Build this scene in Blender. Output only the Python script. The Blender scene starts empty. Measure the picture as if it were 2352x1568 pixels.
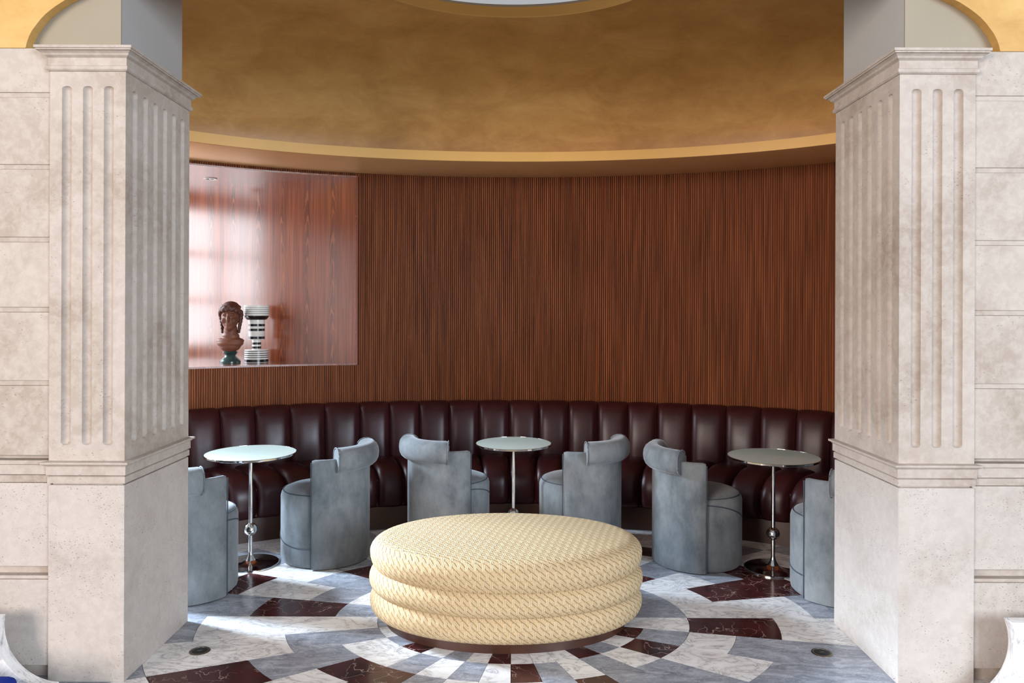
import bpy, bmesh, math, random
from mathutils import Vector, Matrix
random.seed(7)
PI = math.pi
S = bpy.context.scene
COL = S.collection

# ------------------------------------------------------------------ camera
F = 1740.0
cd = bpy.data.cameras.new('camera'); cam = bpy.data.objects.new('camera', cd); COL.objects.link(cam)
cd.sensor_width = 36.0; cd.lens = 36.0*F/2352.0; cd.shift_y = -66.0/2352.0; cd.clip_start = 0.05
cam.matrix_world = Matrix.Translation((0, 0, 1.6)) @ Matrix.Rotation(PI/2, 4, 'X') @ Matrix.Rotation(math.radians(0.2), 4, 'Z')
S.camera = cam

# ------------------------------------------------------------------ world, lights, exposure
w = bpy.data.worlds.new('world'); S.world = w; w.use_nodes = True
bgn = w.node_tree.nodes['Background']; bgn.inputs[0].default_value = (0.93, 0.95, 1.0, 1); bgn.inputs[1].default_value = 0.47

def area(name, loc, target, sx, sy, power, color):
    l = bpy.data.lights.new(name, 'AREA'); l.shape = 'RECTANGLE'; l.size = sx; l.size_y = sy
    l.energy = power; l.color = color
    o = bpy.data.objects.new(name, l); COL.objects.link(o); o.location = loc
    d = Vector(target)-Vector(loc); o.rotation_euler = d.to_track_quat('-Z', 'Y').to_euler()
    return o
# daylight outside the garden door and the bay window on the left of the apse
area('daylight_garden_door', (-7.2, 5.9, 3.7), (-1.0, 3.95, 0.0), 1.5, 1.5, 150, (0.66, 0.82, 1.0)).data.spread = math.radians(40)
area('daylight_bay_window', (-3.85, 5.98, 1.95), (-2.0, 6.05, 1.95), 1.9, 1.5, 70, (0.90, 0.94, 1.0))
# tall windows at the far end of the hall behind the camera
area('daylight_hall_right', (7.5, -6.5, 3.2), (0.6, 4.4, 1.4), 5.0, 4.2, 1300, (0.76, 0.87, 1.0))
area('daylight_hall_left', (-7.5, -6.5, 3.2), (-0.4, 4.4, 1.4), 5.0, 4.2, 1250, (1.0, 0.88, 0.80))

vs = S.view_settings
vs.view_transform = 'Standard'; vs.look = 'None'; vs.gamma = 1.0; vs.use_curve_mapping = False
vs.exposure = 0.0

# ------------------------------------------------------------------ material helpers
def srgb(r, g, b):
    def f(c):
        c /= 255.0
        return c/12.92 if c <= 0.04045 else ((c+0.055)/1.055)**2.4
    return (f(r), f(g), f(b), 1.0)

class NT:
    def __init__(self, name, rough=0.5, spec=0.5, metal=0.0):
        self.m = bpy.data.materials.new(name); self.m.use_nodes = True
        self.t = self.m.node_tree; self.n = self.t.nodes
        self.b = self.n['Principled BSDF']
        self.b.inputs['Roughness'].default_value = rough
        self.b.inputs['Specular IOR Level'].default_value = spec
        self.b.inputs['Metallic'].default_value = metal
    def L(self, a, b): self.t.links.new(a, b)
    def node(self, kind, **kw):
        n = self.n.new(kind)
        for k, v in kw.items():
            if hasattr(n, k): setattr(n, k, v)
            else: n.inputs[k].default_value = v
        return n
    def coord(self, kind='Object', scale=(1, 1, 1), rand=False, loc=(0, 0, 0), rot=(0, 0, 0)):
        tc = self.node('ShaderNodeTexCoord'); mp = self.node('ShaderNodeMapping')
        mp.inputs['Scale'].default_value = scale; mp.inputs['Rotation'].default_value = rot
        mp.inputs['Location'].default_value = loc
        src = tc.outputs[kind]
        if rand:
            oi = self.node('ShaderNodeObjectInfo')
            mu = self.node('ShaderNodeVectorMath', operation='MULTIPLY')
            cb = self.node('ShaderNodeCombineXYZ')
            for i, k in enumerate((37.0, 91.0, 53.0)):
                q = self.math('MULTIPLY', oi.outputs['Random'], k); self.L(q, cb.inputs[i])
            ad = self.node('ShaderNodeVectorMath', operation='ADD')
            self.L(src, ad.inputs[0]); self.L(cb.outputs[0], ad.inputs[1]); src = ad.outputs[0]
        self.L(src, mp.inputs['Vector']); return mp.outputs[0]
    def math(self, op, a, b=None, c=None, clamp=False):
        n = self.node('ShaderNodeMath', operation=op); n.use_clamp = clamp
        for i, v in enumerate((a, b, c)):
            if v is None: continue
            if isinstance(v, (int, float)): n.inputs[i].default_value = v
            else: self.L(v, n.inputs[i])
        return n.outputs[0]
    def noise(self, vec, scale, detail=4, rough=0.5, dist=0.0):
        n = self.node('ShaderNodeTexNoise'); n.inputs['Scale'].default_value = scale
        n.inputs['Detail'].default_value = detail; n.inputs['Roughness'].default_value = rough
        n.inputs['Distortion'].default_value = dist; self.L(vec, n.inputs['Vector']); return n.outputs[0]
    def ramp(self, fac, stops, interp='LINEAR'):
        n = self.node('ShaderNodeValToRGB'); cr = n.color_ramp; cr.interpolation = interp
        while len(cr.elements) < len(stops): cr.elements.new(0.5)
        for e, (p, c) in zip(cr.elements, stops):
            e.position = p
            e.color = c if isinstance(c, tuple) else (c, c, c, 1)
        self.L(fac, n.inputs[0]); return n.outputs[0]
    def mix(self, fac, a, b, mode='MIX'):
        n = self.node('ShaderNodeMix', data_type='RGBA', blend_type=mode)
        for i, v in ((0, fac), (6, a), (7, b)):
            if isinstance(v, (int, float)): n.inputs[i].default_value = v
            elif isinstance(v, tuple): n.inputs[i].default_value = v
            else: self.L(v, n.inputs[i])
        return n.outputs[2]
    def color(self, c):
        if isinstance(c, tuple): self.b.inputs['Base Color'].default_value = c
        else: self.L(c, self.b.inputs['Base Color'])
    def rough(self, r): self.L(r, self.b.inputs['Roughness'])
    def bump(self, h, strength=0.3, dist=0.01):
        n = self.node('ShaderNodeBump'); n.inputs['Strength'].default_value = strength
        n.inputs['Distance'].default_value = dist; self.L(h, n.inputs['Height'])
        self.L(n.outputs[0], self.b.inputs['Normal'])

def m_stone(name, base, dark, pit_amt, pit_scale, thr=0.50):
    k = NT(name, 0.62, 0.3)
    v = k.coord('Object', rand=True)
    big = k.noise(v, 2.6, 6, 0.6, 0.6)
    c = k.ramp(big, [(0.30, dark), (0.55, base), (0.75, tuple(min(1, x*1.07) for x in base[:3])+(1,))])
    fine = k.noise(v, 26, 5, 0.65, 0.4)
    c = k.mix(k.ramp(fine, [(0.42, 0.0), (0.62, 0.30)]), c, srgb(212, 203, 193))
    v2 = k.coord('Object', scale=(1, 1, 1.9), rand=True)
    vo = k.node('ShaderNodeTexVoronoi'); vo.inputs['Scale'].default_value = pit_scale
    wob = k.node('ShaderNodeVectorMath', operation='ADD')
    nz = k.node('ShaderNodeTexNoise'); nz.inputs['Scale'].default_value = pit_scale*0.8; k.L(v2, nz.inputs['Vector'])
    sc = k.node('ShaderNodeVectorMath', operation='SCALE'); sc.inputs['Scale'].default_value = 0.03; k.L(nz.outputs['Color'], sc.inputs[0])
    k.L(v2, wob.inputs[0]); k.L(sc.outputs[0], wob.inputs[1]); k.L(wob.outputs[0], vo.inputs['Vector'])
    pits = k.ramp(vo.outputs['Distance'], [(0.10, 1.0), (0.22, 0.0)])
    mask = k.ramp(k.noise(v, 5.5, 4, 0.6), [(thr, 0.0), (thr+0.14, 1.0)])
    p = k.math('MULTIPLY', k.math('MULTIPLY', pits, mask), pit_amt)
    c = k.mix(p, c, srgb(112, 98, 86)); k.color(c)
    h = k.math('SUBTRACT', k.math('MULTIPLY', fine, 0.12), p)
    k.bump(h, 0.35, 0.004)
    return k.m

def m_plain(name, col, rough=0.5, spec=0.5, metal=0.0, var=0.0, scale=4.0, coat=0.0):
    k = NT(name, rough, spec, metal)
    v = k.coord('Object', rand=True); n = k.noise(v, scale, 5, 0.6, 0.3)
    lo = tuple(x*(1-var) for x in col[:3])+(1,); hi = tuple(min(1, x*(1+var)) for x in col[:3])+(1,)
    k.color(k.ramp(n, [(0.3, lo), (0.7, hi)]))
    k.b.inputs['Coat Weight'].default_value = coat; k.b.inputs['Coat Roughness'].default_value = 0.03
    return k.m

def m_gold(name, lo, mid, hi, rough=0.42):
    k = NT(name, rough, 0.35, 0.0)
    v = k.coord('Object', scale=(1, 1, 2.2))
    a = k.noise(v, 2.6, 9, 0.66, 0.5); b2 = k.noise(v, 11.0, 7, 0.7, 0.8)
    c = k.ramp(a, [(0.32, lo), (0.52, mid), (0.72, hi)])
    c = k.mix(k.ramp(b2, [(0.48, 0.0), (0.72, 0.35)]), c, hi)
    k.color(c)
    return k.m

def m_white_marble():
    k = NT('white_marble', 0.20, 0.36)
    v = k.coord('Object', rand=True, rot=(0, 0, 0.6), scale=(1.0, 2.0, 1.0))
    n1 = k.noise(v, 5, 8, 0.62, 1.4)
    ve = k.math('ABSOLUTE', k.math('SUBTRACT', n1, 0.5))
    vein = k.ramp(ve, [(0.0, 0.75), (0.035, 0.22), (0.11, 0.0)])
    cl = k.noise(v, 2.2, 4, 0.5, 0.5)
    base = k.ramp(cl, [(0.3, srgb(230, 226, 224)), (0.65, srgb(247, 246, 245))])
    sp = k.noise(v, 22, 3, 0.6, 0.8)
    c = k.mix(k.math('MULTIPLY', vein, k.ramp(sp, [(0.35, 0.35), (0.6, 1.0)])), base, srgb(140, 138, 142))
    k.color(c); return k.m

def m_grey_marble():
    k = NT('grey_marble', 0.20, 0.36)
    v = k.coord('Object', rand=True, rot=(0, 0, 0.35), scale=(1.0, 2.6, 1.0))
    n1 = k.noise(v, 6, 8, 0.65, 1.0)
    c = k.ramp(n1, [(0.28, srgb(112, 115, 124)), (0.52, srgb(148, 152, 162)), (0.74, srgb(188, 192, 202))])
    n2 = k.noise(v, 9, 8, 0.6, 2.2)
    ve = k.ramp(k.math('ABSOLUTE', k.math('SUBTRACT', n2, 0.5)), [(0.0, 0.55), (0.02, 0.0)])
    k.color(k.mix(ve, c, srgb(214, 216, 222))); return k.m

def m_red_marble():
    k = NT('oxblood_marble', 0.20, 0.36)
    v = k.coord('Object', rand=True)
    wv = k.node('ShaderNodeTexNoise'); wv.inputs['Scale'].default_value = 5; wv.inputs['Detail'].default_value = 6; k.L(v, wv.inputs['Vector'])
    sc = k.node('ShaderNodeVectorMath', operation='SCALE'); sc.inputs['Scale'].default_value = 0.35; k.L(wv.outputs['Color'], sc.inputs[0])
    ad = k.node('ShaderNodeVectorMath', operation='ADD'); k.L(v, ad.inputs[0]); k.L(sc.outputs[0], ad.inputs[1])
    vo = k.node('ShaderNodeTexVoronoi', feature='DISTANCE_TO_EDGE'); vo.inputs['Scale'].default_value = 9; k.L(ad.outputs[0], vo.inputs['Vector'])
    vein = k.ramp(vo.outputs['Distance'], [(0.0, 1.0), (0.022, 0.0)])
    msk = k.ramp(k.noise(v, 6, 5, 0.6), [(0.44, 0.0), (0.62, 0.85)])
    base = k.ramp(k.noise(v, 8, 6, 0.6), [(0.3, srgb(40, 22, 22)), (0.55, srgb(72, 34, 34)), (0.8, srgb(82, 38, 38))])
    k.color(k.mix(k.math('MULTIPLY', vein, msk), base, srgb(205, 180, 172))); return k.m

def m_slat():
    k = NT('dark_walnut_slat', 0.38, 0.35)
    v = k.coord('Object', scale=(60, 60, 1.6))
    n = k.noise(v, 1.0, 5, 0.6, 0.2)
    v3 = k.coord('Object', scale=(7, 7, 0.5)); n3 = k.noise(v3, 1.0, 3, 0.5)
    c = k.ramp(n, [(0.30, srgb(102, 55, 31)), (0.52, srgb(150, 86, 51)), (0.75, srgb(182, 112, 71))])
    c = k.mix(k.ramp(n3, [(0.35, 0.22), (0.65, 0.0)]), c, srgb(102, 56, 34))
    k.color(c); return k.m

def m_rosewood(name='rosewood_veneer'):
    k = NT(name, 0.24, 0.5)
    v = k.coord('Object')
    sx = k.node('ShaderNodeSeparateXYZ'); k.L(v, sx.inputs[0])
    xx = sx.outputs[0]; zz = sx.outputs[2]
    nn = k.noise(k.coord('Object', scale=(5.0, 5.0, 1.6)), 1.4, 5, 0.55)
    fine = k.noise(k.coord('Object', scale=(130, 130, 1.7)), 1.0, 4, 0.62)
    mid = k.noise(k.coord('Object', scale=(26, 26, 0.7)), 1.0, 4, 0.6, 0.3)
    # narrow cathedral figures repeating from leaf to leaf
    dx = k.math('ADD', k.math('SUBTRACT', k.math('PINGPONG', xx, 0.24), 0.12), k.math('MULTIPLY', k.math('SUBTRACT', nn, 0.5), 0.10))
    q = k.math('MULTIPLY', dx, dx)
    ph = k.math('ADD', k.math('ADD', k.math('MULTIPLY', q, 9000.0), k.math('MULTIPLY', zz, 34.0)), k.math('MULTIPLY', nn, 16.0))
    ring = k.math('SINE', ph)
    msk = k.ramp(q, [(0.0, 0.60), (0.0005, 0.30), (0.0014, 0.0)])
    msk = k.math('MULTIPLY', msk, k.ramp(nn, [(0.40, 0.25), (0.60, 1.0)]))
    c = k.ramp(mid, [(0.30, srgb(112, 52, 28)), (0.52, srgb(146, 72, 38)), (0.74, srgb(170, 92, 52))])
    c = k.mix(msk, c, k.ramp(ring, [(0.0, srgb(58, 26, 15)), (0.45, srgb(118, 56, 30)), (1.0, srgb(182, 102, 56))]))
    c = k.mix(k.ramp(fine, [(0.38, 0.55), (0.56, 0.0)]), c, srgb(70, 32, 18))
    k.color(c)
    k.b.inputs['Coat Weight'].default_value = 1.0; k.b.inputs['Coat Roughness'].default_value = 0.20; k.b.inputs['Coat IOR'].default_value = 1.7
    return k.m

def m_leather():
    k = NT('oxblood_leather', 0.42, 0.35)
    v = k.coord('Object'); n = k.noise(v, 5, 4, 0.6)
    k.color(k.ramp(n, [(0.3, srgb(46, 17, 20)), (0.7, srgb(60, 24, 27))]))
    k.rough(k.ramp(n, [(0.3, 0.30), (0.7, 0.40)]))
    g = k.node('ShaderNodeTexVoronoi'); g.inputs['Scale'].default_value = 260; k.L(v, g.inputs['Vector'])
    k.bump(g.outputs['Distance'], 0.10, 0.002); return k.m

def m_velvet():
    k = NT('grey_blue_velvet', 0.85, 0.2)
    v = k.coord('Object', rand=True, scale=(1, 1, 0.6)); n = k.noise(v, 6.0, 7, 0.68, 0.15); n2 = k.noise(v, 30, 4, 0.6, 0.2)
    c = k.ramp(n, [(0.32, srgb(90, 96, 100)), (0.50, srgb(116, 121, 124)), (0.70, srgb(136, 140, 142))])
    c = k.mix(k.ramp(n2, [(0.54, 0.0), (0.72, 0.28)]), c, srgb(92, 99, 104))
    k.color(c)
    k.b.inputs['Sheen Weight'].default_value = 0.35; k.b.inputs['Sheen Roughness'].default_value = 0.4
    k.b.inputs['Sheen Tint'].default_value = (0.93, 0.96, 1.0, 1)
    k.bump(n2, 0.12, 0.004); return k.m

def m_weave():
    # raised double strokes in offset rows: two upright, two slanting, on a darker ground
    k = NT('woven_straw_fabric', 0.8, 0.2)
    tc = k.node('ShaderNodeTexCoord'); sp = k.node('ShaderNodeSeparateXYZ'); k.L(tc.outputs['UV'], sp.inputs[0])
    V = k.math('MULTIPLY', sp.outputs[1], 1/0.041); row = k.math('FLOOR', V); fv = k.math('FRACT', V)
    U = k.math('ADD', k.math('MULTIPLY', sp.outputs[0], 1/0.040), k.math('MULTIPLY', row, 0.5)); fu = k.math('FRACT', U)
    def stroke(d, wd): # soft bar around 0
        return k.ramp(k.math('ABSOLUTE', d), [(wd*0.45, 1.0), (wd, 0.0)])
    up = k.math('MAXIMUM', stroke(k.math('SUBTRACT', fu, 0.12), 0.075), stroke(k.math('SUBTRACT', fu, 0.30), 0.075))
    di = k.math('SUBTRACT', k.math('ADD', k.math('MULTIPLY', fu, 0.95), fv), 1.12)
    dg = k.math('MAXIMUM', stroke(k.math('SUBTRACT', di, 0.11), 0.09), stroke(k.math('ADD', di, 0.11), 0.09))
    side = k.ramp(fu, [(0.36, 0.0), (0.42, 1.0), (0.97, 1.0), (1.0, 0.0)])
    dg = k.math('MULTIPLY', dg, side)
    h = k.math('MAXIMUM', up, k.math('MULTIPLY', dg, 0.8))
    gap = k.ramp(fv, [(0.0, 0.0), (0.05, 1.0), (0.95, 1.0), (1.0, 0.0)])
    h = k.math('MULTIPLY', h, gap)
    slit = k.math('MULTIPLY', k.math('MULTIPLY', stroke(k.math('ADD', di, 0.33), 0.11), side), gap)
    slit = k.math('MAXIMUM', slit, k.math('MULTIPLY', k.math('MULTIPLY', stroke(k.math('SUBTRACT', di, 0.31), 0.09), side), gap))
    n = k.noise(k.coord('Object'), 90, 3, 0.6)
    c = k.mix(h, srgb(200, 174, 134), srgb(229, 207, 169))
    c = k.mix(k.math('MULTIPLY', slit, 0.7), c, srgb(150, 124, 92))
    c = k.mix(k.ramp(n, [(0.40, 0.25), (0.62, 0.0)]), c, srgb(170, 144, 108))
    k.color(c); k.bump(k.math('SUBTRACT', h, k.math('MULTIPLY', slit, 0.8)), 0.8, 0.005); return k.m

def m_glass_top():
    k = NT('pale_glass_top', 0.04, 0.5)
    v = k.coord('Object'); n = k.noise(v, 3, 2)
    k.color(k.ramp(n, [(0.3, srgb(206, 222, 212)), (0.7, srgb(212, 227, 218))]))
    k.b.inputs['IOR'].default_value = 1.55
    return k.m

M = {}
M['stone'] = m_stone('cream_travertine', srgb(184, 172, 162), srgb(162, 147, 134), 0.55, 46)
M['stone_pit'] = m_stone('pitted_travertine', srgb(190, 181, 174), srgb(176, 165, 156), 0.95, 72, 0.42)
M['plaster'] = m_plain('pale_plaster', srgb(178, 177, 174), 0.75, 0.2, var=0.02)
M['plaster_shade'] = m_plain('shaded_plaster', srgb(160, 150, 132), 0.75, 0.2, var=0.03)  # pier plaster darkened for the spandrel: its shade is put into the colour
M['gold_dome'] = m_gold('aged_gold_plaster', srgb(170, 123, 63), srgb(189, 141, 77), srgb(206, 160, 95))
M['gold_band'] = m_plain('bright_gold_paint', srgb(222, 174, 98), 0.45, 0.35, var=0.03)
M['gold_soffit'] = m_plain('satin_gold_soffit', srgb(218, 174, 118), 0.30, 0.5, 0.45, var=0.06)
M['gold_wall'] = m_gold('yellow_gold_plaster', srgb(190, 146, 80), srgb(203, 160, 92), srgb(214, 176, 110), 0.55)
M['white_marble'] = m_white_marble(); M['grey_marble'] = m_grey_marble(); M['red_marble'] = m_red_marble()
M['joint'] = m_plain('grey_grout', srgb(120, 112, 106), 0.9, 0.2, var=0.1)
M['slat'] = m_slat(); M['rosewood'] = m_rosewood()
M['dark_wood'] = m_plain('dark_groove_wood', srgb(44, 20, 12), 0.6, 0.3, var=0.2)
M['leather'] = m_leather(); M['velvet'] = m_velvet(); M['weave'] = m_weave()
M['velvet_seam'] = m_plain('slate_piping', srgb(70, 78, 86), 0.8, 0.2, var=0.1)
M['walnut'] = m_plain('dark_walnut_base', srgb(64, 36, 24), 0.35, 0.5, var=0.3, scale=9)
M['glass_top'] = m_glass_top()
M['chrome'] = m_plain('polished_chrome', srgb(214, 212, 210), 0.07, 0.5, 1.0)
M['brass'] = m_plain('aged_steel', srgb(130, 122, 110), 0.35, 0.5, 1.0, var=0.15)
M['dark_metal'] = m_plain('dark_metal', srgb(48, 44, 42), 0.4, 0.5, 0.6, var=0.1)
M['terracotta'] = m_plain('brown_terracotta', srgb(112, 66, 46), 0.5, 0.4, var=0.2, scale=14)
M['terracotta_dark'] = m_plain('dark_terracotta', srgb(84, 48, 36), 0.5, 0.4, var=0.25, scale=22)
M['green_marble'] = m_plain('dark_green_marble', srgb(44, 66, 62), 0.15, 0.5, var=0.4, scale=16)
M['ivory'] = m_plain('ivory_glaze', srgb(226, 222, 212), 0.25, 0.5, var=0.03)
M['black'] = m_plain('black_glaze', srgb(28, 26, 26), 0.2, 0.5, var=0.1)
M['blue'] = m_plain('royal_blue_fabric', srgb(24, 46, 140), 0.8, 0.2, var=0.15, scale=30)
M['lamp'] = m_plain('white_lamp_trim', srgb(235, 230, 224), 0.4, 0.4)

# ------------------------------------------------------------------ mesh helpers
def mesh_obj(name, verts, faces, mat, parent=None, smooth=False, loc=(0, 0, 0)):
    me = bpy.data.meshes.new(name); me.from_pydata([tuple(v) for v in verts], [], faces); me.update()
    bm = bmesh.new(); bm.from_mesh(me); bmesh.ops.recalc_face_normals(bm, faces=bm.faces); bm.to_mesh(me); bm.free()
    me.materials.append(M[mat])
    if smooth:
        for p in me.polygons: p.use_smooth = True
    o = bpy.data.objects.new(name, me); COL.objects.link(o); o.location = loc
    if parent: o.parent = parent
    return o
def smooth_angle(o, deg=40):
    me = o.data
    for p in me.polygons: p.use_smooth = True
    bm = bmesh.new(); bm.from_mesh(me)
    for e in bm.edges:
        if len(e.link_faces) == 2 and e.calc_face_angle(0) > math.radians(deg): e.smooth = False
    bm.to_mesh(me); bm.free(); return o
def bevel(o, width=0.01, seg=3, angle=35):
    b = o.modifiers.new('bevel', 'BEVEL'); b.width = width; b.segments = seg; b.limit_method = 'ANGLE'; b.angle_limit = math.radians(angle)
    return o
def box(name, x0, x1, y0, y1, z0, z1, mat, parent=None, bev=0.0):
    cx, cy, cz = (x0+x1)/2, (y0+y1)/2, (z0+z1)/2
    v = [(x-cx, y-cy, z-cz) for x in (x0, x1) for y in (y0, y1) for z in (z0, z1)]
    f = [(0, 1, 3, 2), (4, 6, 7, 5), (0, 4, 5, 1), (2, 3, 7, 6), (0, 2, 6, 4), (1, 5, 7, 3)]
    o = mesh_obj(name, v, f, mat, parent, loc=(cx, cy, cz))
    if bev: bevel(o, bev, 2)
    return o
def prism(name, poly, z0, z1, mat, parent=None, bev=0.0, origin=None):
    n = len(poly); ox, oy = origin if origin else (sum(p[0] for p in poly)/n, sum(p[1] for p in poly)/n)
    v = [(x-ox, y-oy, z0) for x, y in poly]+[(x-ox, y-oy, z1) for x, y in poly]
    f = [tuple(range(n-1, -1, -1)), tuple(range(n, 2*n))]+[(i, (i+1) % n, n+(i+1) % n, n+i) for i in range(n)]
    o = mesh_obj(name, v, f, mat, parent, loc=(ox, oy, 0))
    if parent is not None and parent.get('kind') == 'structure': o.location = Vector(o.location)-Vector(parent.location)*(1 if parent.type == 'MESH' else 0)
    if bev: bevel(o, bev, 2)
    return o
def prism_xz(name, poly, y0, y1, mat, parent=None, bev=0.0):
    n = len(poly)
    v = [(x, y0, z) for x, z in poly]+[(x, y1, z) for x, z in poly]
    f = [tuple(range(n-1, -1, -1)), tuple(range(n, 2*n))]+[(i, (i+1) % n, n+(i+1) % n, n+i) for i in range(n)]
    o = mesh_obj(name, v, f, mat, parent)
    if bev: bevel(o, bev, 2)
    return o
def lathe(name, prof, mat, parent=None, n=48, loc=(0, 0, 0), sx=1.0, sy=1.0, deg=40):
    v = []; f = []
    for r, z in prof:
        for i in range(n):
            a = 2*PI*i/n; v.append((r*sx*math.cos(a), r*sy*math.sin(a), z))
    for j in range(len(prof)-1):
        for i in range(n):
            f.append((j*n+i, j*n+(i+1) % n, (j+1)*n+(i+1) % n, (j+1)*n+i))
    f.append(tuple(range(n))); f.append(tuple(range((len(prof)-1)*n, len(prof)*n)))
    o = mesh_obj(name, v, f, mat, parent, loc=loc); return smooth_angle(o, deg)
def loft(name, rings, mat, parent=None, closed_ring=True, closed_path=False, caps=True, deg=40, loc=(0, 0, 0)):
    m = len(rings[0]); v = [p for r in rings for p in r]; f = []; R = len(rings)
    for j in range(R if closed_path else R-1):
        k = (j+1) % R
        for i in range(m if closed_ring else m-1):
            f.append((j*m+i, j*m+(i+1) % m, k*m+(i+1) % m, k*m+i))
    if caps and not closed_path and closed_ring:
        f.append(tuple(range(m))); f.append(tuple(range((R-1)*m, R*m)))
    o = mesh_obj(name, v, f, mat, parent, loc=loc); return smooth_angle(o, deg)
def tube(name, pts, r, mat, parent=None, n=6):
    rings = []
    for i, p in enumerate(pts):
        a = Vector(pts[max(0, i-1)]); b = Vector(pts[min(len(pts)-1, i+1)]); d = (b-a).normalized()
        up = Vector((0, 0, 1)) if abs(d.z) < 0.95 else Vector((1, 0, 0))
        s = d.cross(up).normalized(); u = s.cross(d).normalized()
        rings.append([tuple(Vector(p)+s*r*math.cos(2*PI*k/n)+u*r*math.sin(2*PI*k/n)) for k in range(n)])
    return loft(name, rings, mat, parent)
def empty(name, loc, rz=0.0):
    o = bpy.data.objects.new(name, None); COL.objects.link(o); o.location = loc; o.rotation_euler = (0, 0, rz)
    o.empty_display_size = 0.05; return o
def tag(o, label, cat, group=None):
    o['label'] = label; o['category'] = cat
    if group: o['group'] = group
    return o
def struct(o, label=None):
    o['kind'] = 'structure'
    if label: o['label'] = label
    return o
def copy_tree(o, parent=None):
    c = o.copy(); COL.objects.link(c)
    if parent: c.parent = parent
    for ch in list(o.children): copy_tree(ch, c)
    return c

# ------------------------------------------------------------------ shared plan geometry: everything lies on ovals round (0, CY)
CY = 3.983
WA, WB = 3.36, 2.267          # slatted wall
LA, LB = 2.685, 1.634         # lip of the gold ring
PA, PB = 2.70, 1.72           # sofa plinth front
def ell(a, b, t): return (a*math.sin(t), CY+b*math.cos(t))
def t_at(u, a, b):            # oval parameter seen u pixels right of the axis
    lo, hi = -1.5, 1.5
    for _ in range(60):
        m = (lo+hi)/2; x, y = ell(a, b, m)
        if F*x/y < u: lo = m
        else: hi = m
    return lo
ZS = 2.717                    # underside of the ring
TN = t_at(-356, WA, WB)       # right edge of the bay
TL = -0.95                    # left end of the slatted wall
TR = 1.30

# ------------------------------------------------------------------ floor: oval rings of marble in 32 sectors
fl = struct(box('floor', -5.2, 5.2, -4.0, 8.2, -0.06, -0.004, 'joint'), 'marble floor laid in oval rings of white, grey and oxblood tiles')
RING = [0.47, 0.695, 0.925, 1.157, 1.375, 1.597, 1.82, 2.05, 2.28, 2.52, 2.78]
PAT = {7: 'WWMMWW', 6: 'MGWGGG', 5: 'WMWWGG', 4: 'GWGGGW', 3: 'MGGGMM', 2: 'WWMMWW', 1: 'WGGWWG', 0: 'WMWWGG',
       -1: 'MWWGGW', -2: 'WGWWMM', -3: 'GWGGWW', -4: 'WGMMGG', -5: 'MWMWWG', -6: 'GWGGMM', -7: 'WGGWWW', -8: 'GWWWWG',
       -9: 'WGMMGG', -10: 'GWGWWM', -11: 'MWGGWW', -12: 'WGMMGG', -13: 'GWWGWW', -14: 'MGWWMM', -15: 'WWGGWG', -16: 'GMWWGW',
       8: 'GGWWWG', 9: 'GGWMMM', 10: 'WGWWGM', 11: 'WGMGGW', 12: 'GWGWWM', 13: 'MWWGMM', 14: 'WGGWWG', 15: 'GWMMGW'}
MATS = {'W': 'white_marble', 'G': 'grey_marble', 'M': 'red_marble'}
for k in range(-16, 16):
    cols = PAT[k]
    ext = {'W': 'GGWM', 'G': 'GWWG', 'M': 'WWGG'}[cols[-1]]
    cols = cols+ext
    j = 0
    while j < len(cols):
        e = j
        while e+1 < len(cols) and cols[e+1] == cols[j]: e += 1
        a0 = (k+0.0)*math.radians(11.25); a1 = (k+1.0)*math.radians(11.25)
        def pt(r, a, g=0.0):
            # true direction a from the axis, on the oval of half-width r
            d = math.hypot(math.sin(a), math.cos(a)/0.764); q = r/d
            return Vector((q*math.sin(a), CY-q*math.cos(a)))
        poly = [pt(RING[j]+0.0012, a0+(a1-a0)*i/4) for i in range(5)]+[pt(RING[e+1]-0.0012, a1+(a0-a1)*i/4) for i in range(5)]
        c = sum(poly, Vector((0, 0)))/len(poly)
        mid = (a0+a1)/2; nrm = Vector((math.cos(mid), math.sin(mid)))
        P2 = [tuple(p-nrm*0.0009*(1 if (p-c).dot(nrm) > 0 else -1)) for p in poly]
        prism('marble_tile', P2, -0.004, 0.0, MATS[cols[j]], fl)
        j = e+1
prism('marble_tile', [(0.46*math.sin(i*PI/16), CY-0.46*0.764*math.cos(i*PI/16)) for i in range(32)], -0.004, 0.0, 'grey_marble', fl)

# ------------------------------------------------------------------ stone pillars
def fluted(ox, oy, dx, dy, nx, ny, wid, zb, zt, centres, r, depth, z0, z1):
    """verts, faces of an upright face running along (dx,dy) from (ox,oy); hollows go along -(nx,ny)"""
    ss = {0.0, wid}
    for c in centres:
        for i in range(11): ss.add(round(c+r*math.cos(PI*i/10), 5))
    zz = {zb, zt}
    for i in range(7):
        zz.add(round(z0+r-r*math.cos(PI/2*i/6), 5)); zz.add(round(z1-r+r*math.cos(PI/2*i/6), 5))
    ss = sorted(ss); zz = sorted(zz); v = []
    for z in zz:
        for s in ss:
            d = 0.0
            for c in centres:
                za = min(max(z, z0+r), z1-r); q = math.hypot(s-c, z-za)/r
                if q < 1: d = depth*math.sqrt(1-q*q)
            v.append((ox+dx*s-nx*d, oy+dy*s-ny*d, z))
    n = len(ss)
    f = [(j*n+i, j*n+i+1, (j+1)*n+i+1, (j+1)*n+i) for j in range(len(zz)-1) for i in range(n-1)]
    return v, f
def moulding(name, x0, x1, y0, y1, prof, mat, parent):
    """rectangular ring of mouldings: prof = [(overhang, z)] from bottom to top, closed block"""
    rings = [[(x0-o, y0-o, z), (x1+o, y0-o, z), (x1+o, y1+o, z), (x0-o, y1+o, z)] for o, z in prof]
    return loft(name, rings, mat, parent, deg=20)
PX0, PX1, PY0, PY1 = 1.671, 1.998, 3.271, 3.917
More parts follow.
